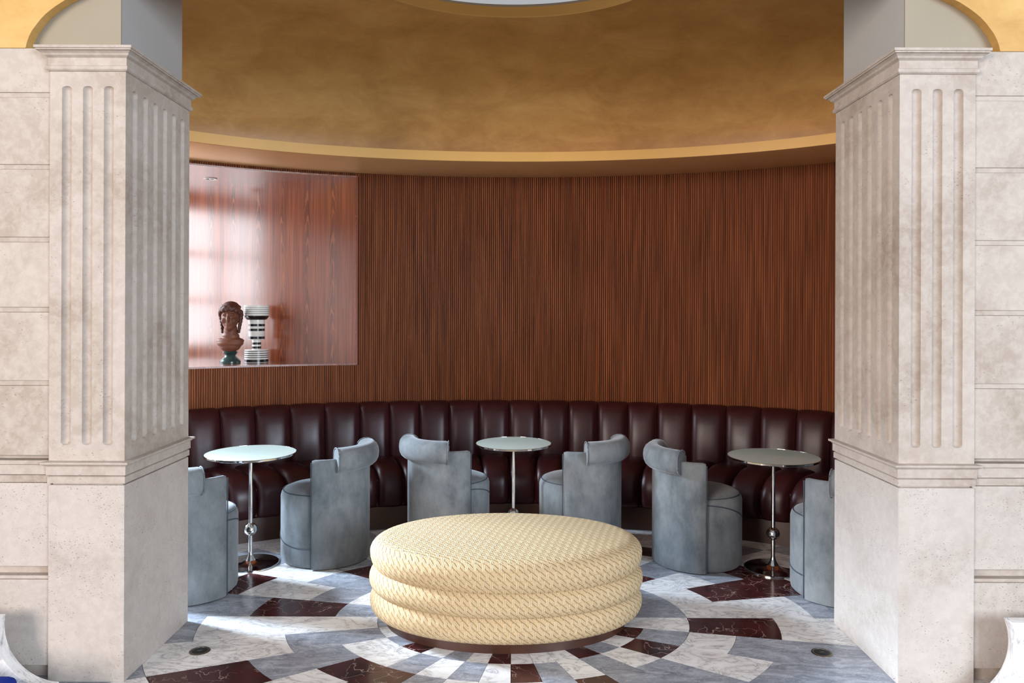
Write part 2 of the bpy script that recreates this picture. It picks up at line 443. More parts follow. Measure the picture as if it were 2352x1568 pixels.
def pillar(sgn, label):
    t = tag(empty('stone_pillar', (sgn*(PX0+PX1)/2, (PY0+PY1)/2, 0)), label, 'pillar', 'fluted stone pillars framing the apse')
    L0 = t.location
    x0, x1 = (PX0, PX1) if sgn > 0 else (-PX1, -PX0)
    def rel(o):
        o.location = Vector(o.location)-L0; return o
    # pedestal
    rel(box('pedestal', x0-0.001, x1+0.001, PY0-0.002, PY1, 0, 0.85, 'stone_pit', t, 0.003))
    # base moulding
    rel(moulding('base_molding', x0, x1, PY0, PY1, [(-0.012, 0.85), (-0.012, 0.856), (0.004, 0.858), (0.004, 0.886), (-0.004, 0.889), (0.008, 0.894),
         (0.008, 0.930), (0.014, 0.937), (0.024, 0.942), (0.024, 0.951), (0.004, 0.955)], 'stone', t))
    # shaft with flutes
    wid = PX1-PX0; cs = [wid/2-0.0905, wid/2, wid/2+0.0905]
    v, f = fluted(x0, PY0, 1, 0, 0, -1, wid, 0.955, 2.634, cs, 0.021, 0.020, 1.023, 2.572)
    dep = PY1-PY0; c2 = [dep/2+(i-2.5)*0.0965 for i in range(6)]
    if sgn > 0: v2, f2 = fluted(x0, PY0, 0, 1, -1, 0, dep, 0.955, 2.634, c2, 0.021, 0.015, 1.023, 2.572)
    else: v2, f2 = fluted(x1, PY0, 0, 1, 1, 0, dep, 0.955, 2.634, c2, 0.021, 0.015, 1.023, 2.572)
    n = len(v); v += v2; f += [tuple(i+n for i in q) for q in f2]
    xo = x1 if sgn > 0 else x0; xi = x0 if sgn > 0 else x1; n = len(v)
    v += [(xi, PY1, 0.955), (xo, PY1, 0.955), (xo, PY1, 2.634), (xi, PY1, 2.634), (xo, PY0, 0.955), (xo, PY0, 2.634)]
    f += [(n, n+1, n+2, n+3), (n+1, n+4, n+5, n+2)]
    o = mesh_obj('shaft', v, f, 'stone', t); smooth_angle(o, 38); rel(o)
    # capital
    rel(moulding('capital', x0, x1, PY0, PY1, [(0.0, 2.634), (0.006, 2.636), (0.012, 2.642), (0.012, 2.656), (0.006, 2.660), (0.006, 2.692), (0.012, 2.696),
         (0.018, 2.700), (0.022, 2.708), (0.032, 2.715), (0.040, 2.717), (0.040, 2.722), (0.045, 2.724), (0.045, 2.735), (0.0, 2.737)], 'stone', t))
    # plastered pier above
    xa, xb = (1.725, 2.75) if sgn > 0 else (-2.75, -1.725)
    rel(box('upper_pier', xa, xb, 3.345, 3.95, 2.737, 4.6, 'plaster', t))
    xc, xd = (1.735, 2.75) if sgn > 0 else (-2.75, -1.735)
    rel(box('spandrel', xc-0.009*(1 if sgn > 0 else 0), xd+0.009*(1 if sgn < 0 else 0), 3.3355, 3.3445, 2.738, 4.6, 'plaster_shade', t))
    return t
pillar(-1, 'fluted cream stone pillar left of the alcove, nearest the bust and vase')
pillar(1, 'fluted cream stone pillar right of the alcove, with paler front')

# ------------------------------------------------------------------ front walls either side
def front_wall(sgn, name, label):
    x0, x1 = (PX1, 4.6) if sgn > 0 else (-4.6, -PX1)
    WY = 3.285
    w_ = struct(box(name, x0, x1, WY+0.045, 3.917, 0.0, 2.739, 'stone'), label)
    L0 = Vector(w_.location)
    def rel(o): o.parent = w_; o.location = Vector(o.location)-L0; return o
    joints = [2.739, 2.537, 2.225, 1.910, 1.606, 1.288, 0.971]
    xj = PX1
    cols = [(PX1, 2.95), (2.956, 3.8)]
    for i in range(len(joints)-1):
        zt, zb = joints[i], joints[i+1]
        for (a, b) in cols:
            xx0, xx1 = (a+0.002, b) if sgn > 0 else (-b, -a-0.002)
            rel(box('stone_block', xx0, xx1, WY, WY+0.06, zb+(0.0108 if i < 5 else 0.004), zt-(0.0112 if i else 0.0), 'stone', None, 0.002))
        # shallow fillet in the joint
    def strip(nm, y, z0, z1, mat='stone', b=0.002):
        xx0, xx1 = (PX1, 3.8) if sgn > 0 else (-3.8, -PX1)
        return rel(box(nm, xx0, xx1, y, 3.34, z0, z1, mat, None, b))
    for j in joints[1:6]: strip('joint_fillet', WY+0.004, j-0.0105, j+0.0105, 'stone', 0.002)
    strip('base_molding', WY-0.012, 0.937, 0.955); strip('base_molding', WY-0.004, 0.892, 0.935); strip('base_molding', WY+0.002, 0.857, 0.889)
    strip('plinth_block', WY, 0.494, 0.855, 'stone_pit'); strip('plinth_block', WY, 0.065, 0.436, 'stone_pit')
    strip('joint_fillet', WY+0.006, 0.437, 0.452)
    return w_
front_wall(-1, 'wall_front_left', 'coursed cream travertine wall left of the left pillar')
front_wall(1, 'wall_front_right', 'coursed cream travertine wall right of the right pillar')

# gold wall above the stone with its wide flattened arch
k = 0.001862
prof = [(0, 0), (3, 13), (7.5, 26), (15, 41), (24.5, 54), (35, 67.5), (46, 79), (58, 89), (70, 98), (93, 113), (140, 136), (250, 168), (500, 196), (1126, 210)]
arch = [(-2.115+a*k, 2.741+b*k) for a, b in prof]
arch = arch+[(-x, z) for x, z in reversed(arch[:-1])]
poly = [(-4.6, 2.741)]+arch+[(4.6, 2.741), (4.6, 4.6), (-4.6, 4.6)]
yw = struct(prism_xz('wall_front_upper', poly, 3.287, 3.334, 'gold_wall'), 'gold plastered wall above the stone with a wide arch')

# ------------------------------------------------------------------ ceiling: gold ring, dome, oculus
cl = struct(empty('ceiling', (0, CY, ZS)), 'gold domed ceiling with stepped ring and oval oculus')
T0, T1, NT_ = -PI/2, PI/2, 120
def arcs(spec, mat, name, parent=cl, t0=-1.75, t1=1.75, n=NT_, deg=30):
    """spec: [(a, b, z)] oval strips lofted along the arc"""
    rings = []
    for i in range(n+1):
        t = t0+(t1-t0)*i/n
        rings.append([(a*math.sin(t), b*math.cos(t), z-ZS) for a, b, z in spec])
    return loft(name, rings, mat, parent, closed_ring=False, caps=False, deg=deg)
arcs([(WA+0.05, WB+0.05, ZS), (LA+0.012, LB+0.012, ZS), (LA, LB, ZS+0.004)], 'gold_soffit', 'ring_soffit')
arcs([(LA, LB, ZS+0.004), (LA, LB, ZS+0.074), (LA+0.03, LB+0.03, ZS+0.078), (LA+0.10, LB+0.10, ZS+0.060), (LA+0.12, LB+0.12, ZS+0.01)], 'gold_band', 'ring_band')
ZO = 3.398; OA, OB = 0.84, 0.625
dome = []
for i in range(15):
    s = i/14.0; q = s*PI/2
    rr = math.cos(q)**0.75; hh = math.sin(q)**0.9
    dome.append((OA+(LA+0.12-OA)*rr, OB+(LB+0.12-OB)*rr, ZS+0.008+(ZO-ZS-0.008)*hh))
arcs(dome, 'gold_dome', 'dome', t0=-1.95, t1=1.95, deg=60)
def ring_full(spec, mat, name):
    n = 96; rings = []
    for i in range(n):
        t = 2*PI*i/n; rings.append([(a*math.sin(t), b*math.cos(t), z-ZS) for a, b, z in spec])
    return loft(name, rings, mat, cl, closed_ring=False, closed_path=True, caps=False, deg=30)
ring_full([(OA+0.01, OB+0.01, ZO), (OA, OB, ZO-0.004), (OA-0.006, OB-0.006, ZO), (OA-0.008, OB-0.008, ZO+0.058), (OA+0.06, OB+0.06, ZO+0.066)], 'gold_band', 'oculus_rim')
ring_full([(OA+0.06, OB+0.06, ZO+0.066), (OA+0.06, OB+0.06, ZO+0.10)], 'plaster', 'oculus_shaft')

# ------------------------------------------------------------------ back wall: curved slats, bay with ledge
wbk = struct(empty('wall_back', (0, CY, 0)), 'curved wall of narrow vertical dark wood slats')
def curved_panel(name, t0, t1, z0, z1, off, mat, n=60):
    v = []; f = []
    for i in range(n+1):
        t = t0+(t1-t0)*i/n
        for o in (off, off+0.06):
            for z in (z0, z1): v.append(((WA+o)*math.sin(t), (WB+o)*math.cos(t), z))
    for i in range(n):
        a = i*4; b = a+4
        f += [(a, a+1, b+1, b), (a+2, b+2, b+3, a+3), (a+1, a+3, b+3, b+1), (a, b, b+2, a+2)]
    f += [(0, 2, 3, 1), (n*4, n*4+1, n*4+3, n*4+2)]
    return mesh_obj(name, v, f, mat, wbk)
ZL, ZT = 1.19, 2.684
curved_panel('backing_panel', TN, TR, 0.0, ZS, 0.012, 'dark_wood')
curved_panel('backing_panel', TL, TN, 0.0, ZL-0.012, 0.012, 'dark_wood', 30)
curved_panel('backing_panel', TL, TN, ZT+0.004, ZS, 0.012, 'dark_wood', 30)
def slats(name, t0, t1, z0, z1, pitch=0.0168):
    # arc length stepping
    v = []; f = []; t = t0
    while t < t1:
        dl = math.hypot(WA*math.cos(t), WB*math.sin(t)); dt = pitch/dl
        ts = [t+dt*0.10, t+dt*0.24, t+dt*0.5, t+dt*0.76, t+dt*0.90]; os_ = [0.012, 0.003, 0.0, 0.003, 0.012]
        b = len(v)
        for tt, o in zip(ts, os_):
            v.append(((WA+o)*math.sin(tt), (WB+o)*math.cos(tt), z0)); v.append(((WA+o)*math.sin(tt), (WB+o)*math.cos(tt), z1))
        for i in range(4): f.append((b+2*i, b+2*i+2, b+2*i+3, b+2*i+1))
        f.append(tuple(b+2*i+1 for i in range(5))); f.append(tuple(b+2*i for i in range(5)))
        t += dt
    o = mesh_obj(name, v, f, 'slat', wbk); smooth_angle(o, 60); o['kind'] = 'stuff'; return o
slats('wood_slats', TN+0.004, TR, 0.7, ZS-0.001)
slats('wood_slats', TL, TN, 0.7, ZL-0.014)
slats('wood_slats', TL, TN, ZT+0.004, ZS-0.001)
# bay: flat rosewood panel running back to the left, ledge, soffit, corner bead
nx, ny = ell(WA, WB, TN); ny -= CY
ex, ey = -3.40, 6.79-CY
d = Vector((ex-nx, ey-ny)).normalized()
lo_arc = [((WA)*math.sin(TL+(TN-TL)*i/24), (WB)*math.cos(TL+(TN-TL)*i/24)) for i in range(25)]
L_end = lo_arc[0]
plan = lo_arc+[(ex, ey), (ex, L_end[1])]
o = prism('ledge', plan, ZL-0.014, ZL, 'rosewood', wbk, origin=(0, 0))
o = prism('bay_soffit', plan, ZT, ZT+0.012, 'rosewood', wbk, origin=(0, 0))
# veneer leaf, built in its own frame so that the figure follows the panel
Lp = math.hypot(ex-nx, ey-ny)
v = [(0, 0, ZL), (Lp, 0, ZL), (Lp, 0, ZT), (0, 0, ZT), (0, 0.04, ZL), (Lp, 0.04, ZL), (Lp, 0.04, ZT), (0, 0.04, ZT)]
pn = mesh_obj('veneer_panel', v, [(0, 1, 2, 3), (4, 7, 6, 5), (0, 3, 7, 4), (1, 5, 6, 2), (0, 4, 5, 1), (3, 2, 6, 7)], 'rosewood', wbk)
ang = math.atan2(ny-ey, nx-ex); pn.location = (ex, ey, 0); pn.rotation_euler = (0, 0, ang)
bx = box('corner_bead', nx-0.006, nx+0.006, ny-0.006, ny+0.02, ZL-0.012, ZT+0.01, 'rosewood', wbk)
# downlight
lt = tag(empty('downlight', (-2.46, 6.17, ZT)), 'small round recessed downlight in the bay ceiling', 'light')
lathe('trim_ring', [(0.034, -0.001), (0.052, -0.001), (0.052, -0.006), (0.036, -0.006), (0.034, -0.001)], 'lamp', lt, 32)
lathe('reflector', [(0.0005, -0.0008), (0.034, -0.0012), (0.034, -0.0030), (0.0005, -0.002)], 'dark_metal', lt, 24)
lathe('bulb', [(0.0005, -0.009), (0.008, -0.008), (0.012, -0.004), (0.012, -0.001), (0.0005, -0.001)], 'lamp', lt, 16)

# left end wall with garden door opening and bay window
def wl(y0, y1, z0, z1, first=None):
    return box('wall_left' if first is None else 'wall_panel', -3.52, -3.40, y0, y1, z0, z1, 'plaster', None)
wleft = struct(wl(5.35, 7.0, 0.0, 1.24), 'plain plaster wall behind the left pillar with door and window openings')
L0 = Vector(wleft.location)
for a in ((5.35, 7.0, 2.62, 4.0), (5.28, 5.35, 0.0, 4.0), (6.9, 7.0, 1.24, 2.62), (3.917, 4.12, 0.0, 4.0), (4.12, 5.28, 2.5, 4.0)):
    q = wl(*a, first=1); q.parent = wleft; q.location = Vector(q.location)-L0
# partition between sofa end and the left wall, under the bay
pb = struct(box('wall_bay', -3.40, L_end[0]-0.004, L_end[1]+CY, L_end[1]+CY+0.05, 0.0, ZL-0.014, 'slat'), 'short timber wall below the bay')
win = struct(empty('window_1', (-3.46, 6.175, 1.24)), 'white framed bay window left of the ledge')
for a in (5.38, 5.88, 6.38, 6.87):
    q = box('mullion', -0.03, 0.03, a-6.175-0.02, a-6.175+0.02, 0.0, 1.38, 'plaster', win)
for z in (0.02, 0.47, 0.92, 1.36):
    q = box('glazing_bar', -0.025, 0.025, -0.82, 0.70, z-0.018, z+0.018, 'plaster', win)

# right end behind the pillar
struct(box('wall_right', 3.30, 3.42, 3.917, 5.2, 0.0, 4.0, 'plaster'), 'plain wall behind the right pillar')

# ------------------------------------------------------------------ sofa
seams_px = [511, 591, 671, 750, 830, 897, 965, 1033, 1101, 1170, 1237, 1305, 1372, 1440, 1508, 1585, 1664, 1743, 1825, 1905]
BA, BB = WA-0.10, WB-0.10
ts = [t_at(x-1176, BA, BB) for x in seams_px]
while ts[0]-0.085 > TL+0.01: ts.insert(0, ts[0]-0.085)
while ts[-1] < 1.14: ts.append(ts[-1]+0.087)
sofa = tag(empty('curved_sofa', (0, CY, 0)), 'long curved oxblood leather sofa with vertical channels along the slatted wall', 'sofa')
def ipt(t, q):   # q = 0 at wall, 1 at plinth front
    return ((WA+(PA-WA)*q)*math.sin(t), (WB+(PB-WB)*q)*math.cos(t))
def inward(t):
    n = Vector((math.sin(t)/WA, math.cos(t)/WB)); return -n.normalized()
bprof = [(0.20, 0.38), (0.205, 0.50), (0.19, 0.62), (0.165, 0.74), (0.145, 0.80), (0.125, 0.845), (0.095, 0.872), (0.055, 0.882), (0.02, 0.870), (0.01, 0.82)]
def channel(name, t0, t1, path, bulge, mat, off_fn, groove=0.022):
    nu = 10; rings = []
    for i in range(nu+1):
        s = i/nu; e = 0.0015
        t = t0+e*0.3+(t1-t0-e*0.6)*s
        bl = (1-abs(2*s-1)**3.2)
        rings.append(off_fn(t, path, bl*bulge-groove*(abs(2*s-1)**14)))
    v = [p for r in rings for p in r]; m = len(path); f = []
    for i in range(nu):
        for j in range(m-1): f.append((i*m+j, (i+1)*m+j, (i+1)*m+j+1, i*m+j+1))
    o = mesh_obj(name, v, f, mat, sofa, smooth=True); return o
def back_fn(t, path, b):
    out = []; n = inward(t); wx, wy = WA*math.sin(t), WB*math.cos(t)
    for i, (dd, z) in enumerate(path):
        kx = math.cos(PI/2*max(0, (i-3))/6) if i > 3 else 1.0
        q = dd+b*kx; zz = z+b*0.5*(1-kx)*(1 if i < 9 else 0)
        out.append((wx+n.x*q, wy+n.y*q, zz))
    return out
sprof = [(0.30, 0.452), (0.42, 0.458), (0.55, 0.462), (0.68, 0.462), (0.80, 0.452), (0.90, 0.432), (0.97, 0.40), (1.02, 0.355), (1.04, 0.30), (1.035, 0.24), (1.02, 0.19), (0.99, 0.165), (0.95, 0.16)]
def seat_fn(t, path, b):
    out = []; n = inward(t)
    for i, (q, z) in enumerate(path):
        x, y = ipt(t, q); k2 = min(1.0, max(0.0, (i-3)/5.0)); a = k2*PI/2
        out.append((x+n.x*b*math.sin(a), y+n.y*b*math.sin(a), z+b*math.cos(a)))
    return out
for i in range(len(ts)-1):
    channel('back_channel', ts[i], ts[i+1], bprof, 0.026, 'leather', back_fn)
    channel('seat_channel', ts[i], ts[i+1], sprof, 0.024, 'leather', seat_fn)
def sofa_strip(name, spec, mat, t0, t1, n=80):
    rings = []
    for i in range(n+1):
        t = t0+(t1-t0)*i/n; rings.append([ipt(t, q)+(z,) for q, z in spec])
    return loft(name, rings, mat, sofa, deg=30)
sofa_strip('frame', [(0.30, 0.17), (0.98, 0.17), (0.98, 0.36), (0.85, 0.42), (0.30, 0.43), (0.10, 0.80), (0.02, 0.80), (0.02, 0.17)], 'leather', ts[0], ts[-1])
sofa_strip('plinth', [(0.02, 0.0), (1.0, 0.0), (1.0, 0.165), (0.02, 0.165)], 'walnut', ts[0], ts[-1])

# ------------------------------------------------------------------ ottoman
ott = tag(empty('oval_ottoman', (-0.026, 3.955, 0)), 'large oval ottoman of three stacked cream woven rolls on a dark wood base', 'ottoman')
def oval_loft(name, prof, mat, top_from=None, n=112):
    """prof: [(inset, z, bulge)] ; real offset ovals"""
    v = []; f = []; uvs = []
    A, B = 0.705, 0.487
    per = []; acc = 0.0
    for i in range(n+1):
        t = 2*PI*i/n; x, y = A*math.cos(t), B*math.sin(t)
        if i: acc += math.hypot(x-px, y-py)
        per.append(acc); px, py = x, y
    vl = [0.0]
    for j in range(1, len(prof)): vl.append(vl[-1]+math.hypot(prof[j][0]-prof[j-1][0], prof[j][1]-prof[j-1][1]))
    for ins, z in prof:
        for i in range(n):
            t = 2*PI*i/n
            if ins < 0.40: nn = Vector((math.cos(t)/A, math.sin(t)/B)).normalized(); x, y = A*math.cos(t)-nn.x*ins*min(1, 1), B*math.sin(t)-nn.y*ins
            else: x, y = 0, 0
            if ins > 0.2:
                s = 1-(ins-0.2)/0.31
                nn2 = Vector((math.cos(t)/A, math.sin(t)/B)).normalized()
                x, y = (A*math.cos(t)-nn2.x*0.2)*s, (B*math.sin(t)-nn2.y*0.2)*s
            v.append((x, y, z))
    for j in range(len(prof)-1):
        for i in range(n):
            f.append((j*n+i, j*n+(i+1) % n, (j+1)*n+(i+1) % n, (j+1)*n+i)); uvs.append((j, i))
    f.append(tuple(range(n-1, -1, -1))); f.append(tuple(range((len(prof)-1)*n, len(prof)*n)))
    me = bpy.data.meshes.new(name); me.from_pydata(v, [], f); me.update(); me.materials.append(M[mat])
    ul = me.uv_layers.new(name='UVMap')
    for p in me.polygons:
        p.use_smooth = True
        for li in p.loop_indices:
            vi = me.loops[li].vertex_index; j, i = divmod(vi, n)
            if p.index >= len(uvs) or (top_from is not None and uvs[p.index][0] >= top_from):
                ul.data[li].uv = (v[vi][0]+v[vi][1]*0.25, v[vi][1])
            else:
                ii = i
                if uvs[p.index][1] == n-1 and i == 0: ii = n
                ul.data[li].uv = (per[ii], vl[j])
    o = bpy.data.objects.new(name, me); COL.objects.link(o); o.parent = ott; return o
def roll(zc, hz, out, topflat=False):
    pr = []
    for i in range(13):
        a = -PI/2+PI*i/12
        if topflat and a > 0: break
        pr.append((0.072-(0.072-out)*math.cos(a)**0.8 if math.cos(a) > 1e-6 else 0.072, zc+hz*math.sin(a)))
    return pr
oval_loft('lower_roll', roll(0.128, 0.072, 0.0), 'weave')
oval_loft('middle_roll', roll(0.242, 0.068, -0.004), 'weave')
tp = roll(0.376, 0.092, 0.0, True)
for i in range(1, 9):
    a = PI/2*i/8; tp.append((0.105*(1-math.cos(a)), 0.376+0.073*math.sin(a)))
nt = len(tp)-1
tp += [(0.16, 0.4525), (0.22, 0.457), (0.30, 0.461), (0.38, 0.464), (0.45, 0.466), (0.49, 0.4665)]
oval_loft('top_cushion', tp, 'weave', top_from=nt-3)
# wooden base
n = 96; rings = []
for z, ins in ((0.0, 0.085), (0.055, 0.085), (0.06, 0.095)):
    r = []
    for i in range(n):
        t = 2*PI*i/n; nn = Vector((math.cos(t)/0.705, math.sin(t)/0.487)).normalized()
        r.append((0.705*math.cos(t)-nn.x*ins, 0.487*math.sin(t)-nn.y*ins, z))
    rings.append(r)
loft('base', rings, 'walnut', ott, deg=40)

# ------------------------------------------------------------------ chairs
def make_chair():
    t = empty('tub_chair', (0, 0, 0))
    RS, RO, RI = 0.272, 0.296, 0.262
    # seat drum, front +Y
    lathe('seat', [(RS-0.012, 0.004), (RS-0.004, 0.012), (RS, 0.03), (RS, 0.418), (RS-0.006, 0.440), (RS-0.022, 0.458), (RS-0.05, 0.470), (RS-0.10, 0.478), (0.10, 0.484), (0.001, 0.485)], 'velvet', t, 56)
    # wrap-around back, 152 degrees centred on -Y
    sec = []
    for (r, z) in ((RO, 0.006), (RO, 0.668), (RO-0.006, 0.680), (RO-0.017, 0.684), (RI+0.006, 0.680), (RI, 0.668), (RI, 0.006)):
        sec.append((r, z))
    rings = []; A0, A1 = math.radians(194), math.radians(346); n = 40
    for i in range(n+1):
        a = A0+(A1-A0)*i/n
        e = 0.006 if i in (0, n) else 0.0
        rings.append([((r+(e if r < 0.28 else -e))*math.cos(a), (r+(e if r < 0.28 else -e))*math.sin(a), z-(e if z > 0.6 else 0)) for r, z in sec])
    loft('back_shell', rings, 'velvet', t, deg=50)
    # bolster rolled over the top of the back
    rings = []; A0, A1 = math.radians(224), math.radians(316); n = 28
    for i in range(n+1):
        a = A0+(A1-A0)*i/n; e = 0.90 if i in (0, n) else 1.0
        r = []
        for kq in range(18):
            b = 2*PI*kq/18
            rr = 0.286+0.070*e*math.copysign(abs(math.cos(b))**0.85, math.cos(b)); zz = 0.676+0.076*e*math.copysign(abs(math.sin(b))**0.85, math.sin(b))
            r.append((rr*math.cos(a), rr*math.sin(a), zz))
        rings.append(r)
    bo = loft('bolster', rings, 'velvet', t, deg=50)
    for a in (224, 316):
        aa = math.radians(a); pts = []
        for kq in range(19):
            b = 2*PI*kq/18; rr = 0.286+0.0705*math.copysign(abs(math.cos(b))**0.85, math.cos(b)); zz = 0.676+0.0765*math.copysign(abs(math.sin(b))**0.85, math.sin(b))
            pts.append((rr*math.cos(aa), rr*math.sin(aa), zz))
        tube('piping', pts, 0.0035, 'velvet', bo)
    tube('seat_piping', [((RS-0.015)*math.cos(math.radians(-14+208*i/40)), (RS-0.015)*math.sin(math.radians(-14+208*i/40)), 0.4545) for i in range(41)], 0.0030, 'velvet_seam', t)
    # sweeping seam round the front, high on +X side, low on -X side
    pts = []
    for i in range(41):
        q = PI*i/40; a = math.radians(-14)+math.radians(208)*i/40; z = 0.125+0.295*((1+math.cos(q))/2)**1.5
        pts.append((RS*1.0*math.cos(a), RS*1.0*math.sin(a), z))
    tube('seam_piping', pts, 0.0042, 'velvet_seam', t)
    for sx in (1, -1):
        ea = math.radians(-13.2); ex_, ey_ = sx*(RO-0.003)*math.cos(ea), (RO-0.003)*math.sin(ea)
        tube('edge_piping', [(ex_, ey_, 0.008), (ex_, ey_, 0.30), (ex_, ey_, 0.668)], 0.0035, 'velvet_seam', t)
    return t
GC = 'grey velvet tub chairs round the small tables'
spots = [(-1.865, 4.375, -33, 'grey velvet tub chair partly hidden by the left pillar'),
         (-1.216*1.012, 4.975, 61, 'grey velvet tub chair right of the left table'),
         (-0.425, 5.28, -49, 'grey velvet tub chair left of the middle table, behind the ottoman'),
         (0.466, 5.27, 56, 'grey velvet tub chair right of the middle table, behind the ottoman'),
         (1.215, 4.92, -67, 'grey velvet tub chair left of the right table'),
         (1.90, 4.375, 37, 'grey velvet tub chair partly hidden by the right pillar')]
proto = make_chair()
for i, (x, y, back, lab) in enumerate(spots):
    c = proto if i == 0 else copy_tree(proto)
    # 'back' = direction of the chair's back, degrees to the right of the direction toward the camera from the chair
    base = math.atan2(-y, -x)           # direction from chair to camera
    a = base+math.radians(back)         # rotating clockwise as seen from above is to the camera's ... right is counter-clockwise here
    c.location = (x, y, 0); c.rotation_euler = (0, 0, a+PI/2)
    tag(c, lab, 'chair', GC)

# ------------------------------------------------------------------ tables
def make_table(R, H):
    t = empty('pedestal_table', (0, 0, 0))
    lathe('foot', [(0.177, 0.0), (0.177, 0.006), (0.172, 0.010), (0.120, 0.013), (0.055, 0.018), (0.034, 0.028), (0.020, 0.050), (0.013, 0.075), (0.012, 0.080)], 'chrome', t, 56, deg=25)
    lathe('pole', [(0.0125, 0.075), (0.0125, H-0.02), (0.03, H-0.018), (0.03, H-0.014)], 'chrome', t, 24)
    bl = []
    for i in range(17):
        a = -PI/2+PI*i/16; bl.append((max(0.0126, 0.041*math.cos(a)), 0.222+0.041*math.sin(a)))
    lathe('ball', bl, 'chrome', t, 32)
    tp_ = lathe('table_top', [(R-0.006, H-0.004), (R-0.002, H-0.003), (R-0.002, H), (0.02, H)], 'glass_top', t, 72)
    lathe('rim', [(R-0.02, H-0.014), (R-0.003, H-0.014), (R, H-0.011), (R, H-0.002), (R-0.003, H+0.0006), (R-0.004, H-0.004), (R-0.02, H-0.005)], 'chrome', t, 72, deg=25)
    return t
GT = 'small round chrome pedestal tables'
tables = [(-1.655, 4.81, 0.2805, 0.707, 'small round table with pale top beside the left pillar chair'),
          (0.014, 5.20, 0.260, 0.707, 'small round table with pale top in the middle behind the ottoman'),
          (1.642, 4.75, 0.279, 0.707, 'small round table at right whose top mirrors the slatted wall')]
for (x, y, R, H, lab) in tables:
    t = make_table(R, H); t.location = (x, y, 0); tag(t, lab, 'table', GT)

# ------------------------------------------------------------------ floor sockets
for (x, y, lab) in ((-1.467, 3.573, 'round metal floor socket cover on the white tile at left'), (1.469, 3.578, 'round metal floor socket cover on the grey tile at right')):
    s = tag(empty('floor_socket', (x, y, 0)), lab, 'socket', 'round floor sockets')
    lathe('flange', [(0.047, 0.0), (0.047, 0.002), (0.043, 0.0035), (0.036, 0.0035), (0.035, 0.0015)], 'brass', s, 32, deg=20)
    lathe('lid', [(0.034, 0.0005), (0.034, 0.0028), (0.028, 0.0035), (0.001, 0.0035)], 'dark_metal', s, 32, deg=20)
    box('lid_slot', -0.010, 0.010, -0.002, 0.002, 0.0034, 0.0044, 'brass', s)

# ------------------------------------------------------------------ bust and striped vase on the ledge
def blob(name, parts, mat, parent, voxel=0.006, smooth=4):
    bm = bmesh.new()
    for (c, r, rot) in parts:
        mt = Matrix.Translation(c) @ rot.to_4x4() @ Matrix.Diagonal((r[0], r[1], r[2], 1))
        bmesh.ops.create_icosphere(bm, subdivisions=3, radius=1.0, matrix=mt)
    me = bpy.data.meshes.new(name); bm.to_mesh(me); bm.free(); me.materials.append(M[mat])
    o = bpy.data.objects.new(name, me); COL.objects.link(o); o.parent = parent
    r = o.modifiers.new('remesh', 'REMESH'); r.mode = 'VOXEL'; r.voxel_size = voxel; r.use_smooth_shade = True
    s = o.modifiers.new('smooth', 'SMOOTH'); s.iterations = smooth; s.factor = 0.5
    return o
I3 = Matrix.Identity(3)
def rx(d): return Matrix.Rotation(math.radians(d), 3, 'X')
def rz(d): return Matrix.Rotation(math.radians(d), 3, 'Z')
def ry(d): return Matrix.Rotation(math.radians(d), 3, 'Y')
bust = tag(empty('portrait_bust', (-2.245, 6.04, ZL), math.radians(8)), 'brown terracotta classical bust on a dark green socle on the bay ledge', 'bust')
# face looks toward -Y
blob('head_and_chest', [
    ((0, 0.005, 0.375), (0.070, 0.085, 0.095), I3), ((0, -0.030, 0.335), (0.056, 0.055, 0.075), I3), ((0, -0.055, 0.285), (0.030, 0.028, 0.026), I3),
    ((0, -0.092, 0.350), (0.012, 0.020, 0.026), rx(-18)), ((0, -0.080, 0.372), (0.010, 0.014, 0.030), I3),
    ((-0.027, -0.074, 0.386), (0.024, 0.014, 0.008), I3), ((0.027, -0.074, 0.386), (0.024, 0.014, 0.008), I3),
    ((-0.036, -0.062, 0.340), (0.022, 0.022, 0.022), I3), ((0.036, -0.062, 0.340), (0.022, 0.022, 0.022), I3),
    ((0, -0.080, 0.314), (0.020, 0.012, 0.006), I3), ((0, -0.078, 0.303), (0.017, 0.012, 0.006), I3),
    ((0, 0.006, 0.255), (0.054, 0.055, 0.085), I3),
    ((0, 0.004, 0.215), (0.070, 0.055, 0.040), I3), ((0, 0.0, 0.180), (0.108, 0.062, 0.030), I3),
    ((0, -0.004, 0.160), (0.104, 0.064, 0.042), I3), ((0, -0.004, 0.135), (0.082, 0.058, 0.045), I3), ((0, 0.0, 0.105), (0.044, 0.042, 0.035), I3)], 'terracotta', bust, 0.005, 3)
hp = []
rnd = random.Random(3)
for i in range(44):
    a = 2*PI*i/44; fr = max(0.0, -math.sin(a))
    hp.append(((0.080*math.cos(a), 0.008+0.082*math.sin(a), 0.400+0.036*fr+0.008*math.sin(i*2.1)), (0.016, 0.016, 0.019), I3))
for i in range(26):
    a = 2*PI*i/26; hp.append(((0.058*math.cos(a), 0.018+0.066*math.sin(a), 0.445+0.006*math.sin(i*3)), (0.020, 0.020, 0.018), I3))
hp.append(((0, 0.015, 0.455), (0.062, 0.075, 0.040), I3)); hp.append(((0, 0.095, 0.37), (0.045, 0.035, 0.050), I3))
for sx in (-1, 1):
    for i in range(6):
        hp.append(((sx*(0.078-0.003*i), 0.018+0.006*math.sin(i), 0.385-0.026*i), (0.020-0.0015*i, 0.022, 0.019), I3))
blob('hair', hp, 'terracotta_dark', bust, 0.005, 2)
lathe('socle', [(0.078, 0.0), (0.080, 0.012), (0.076, 0.026), (0.060, 0.040), (0.046, 0.050), (0.042, 0.066), (0.052, 0.078), (0.058, 0.086), (0.050, 0.094), (0.036, 0.100)], 'green_marble', bust, 40, deg=50)
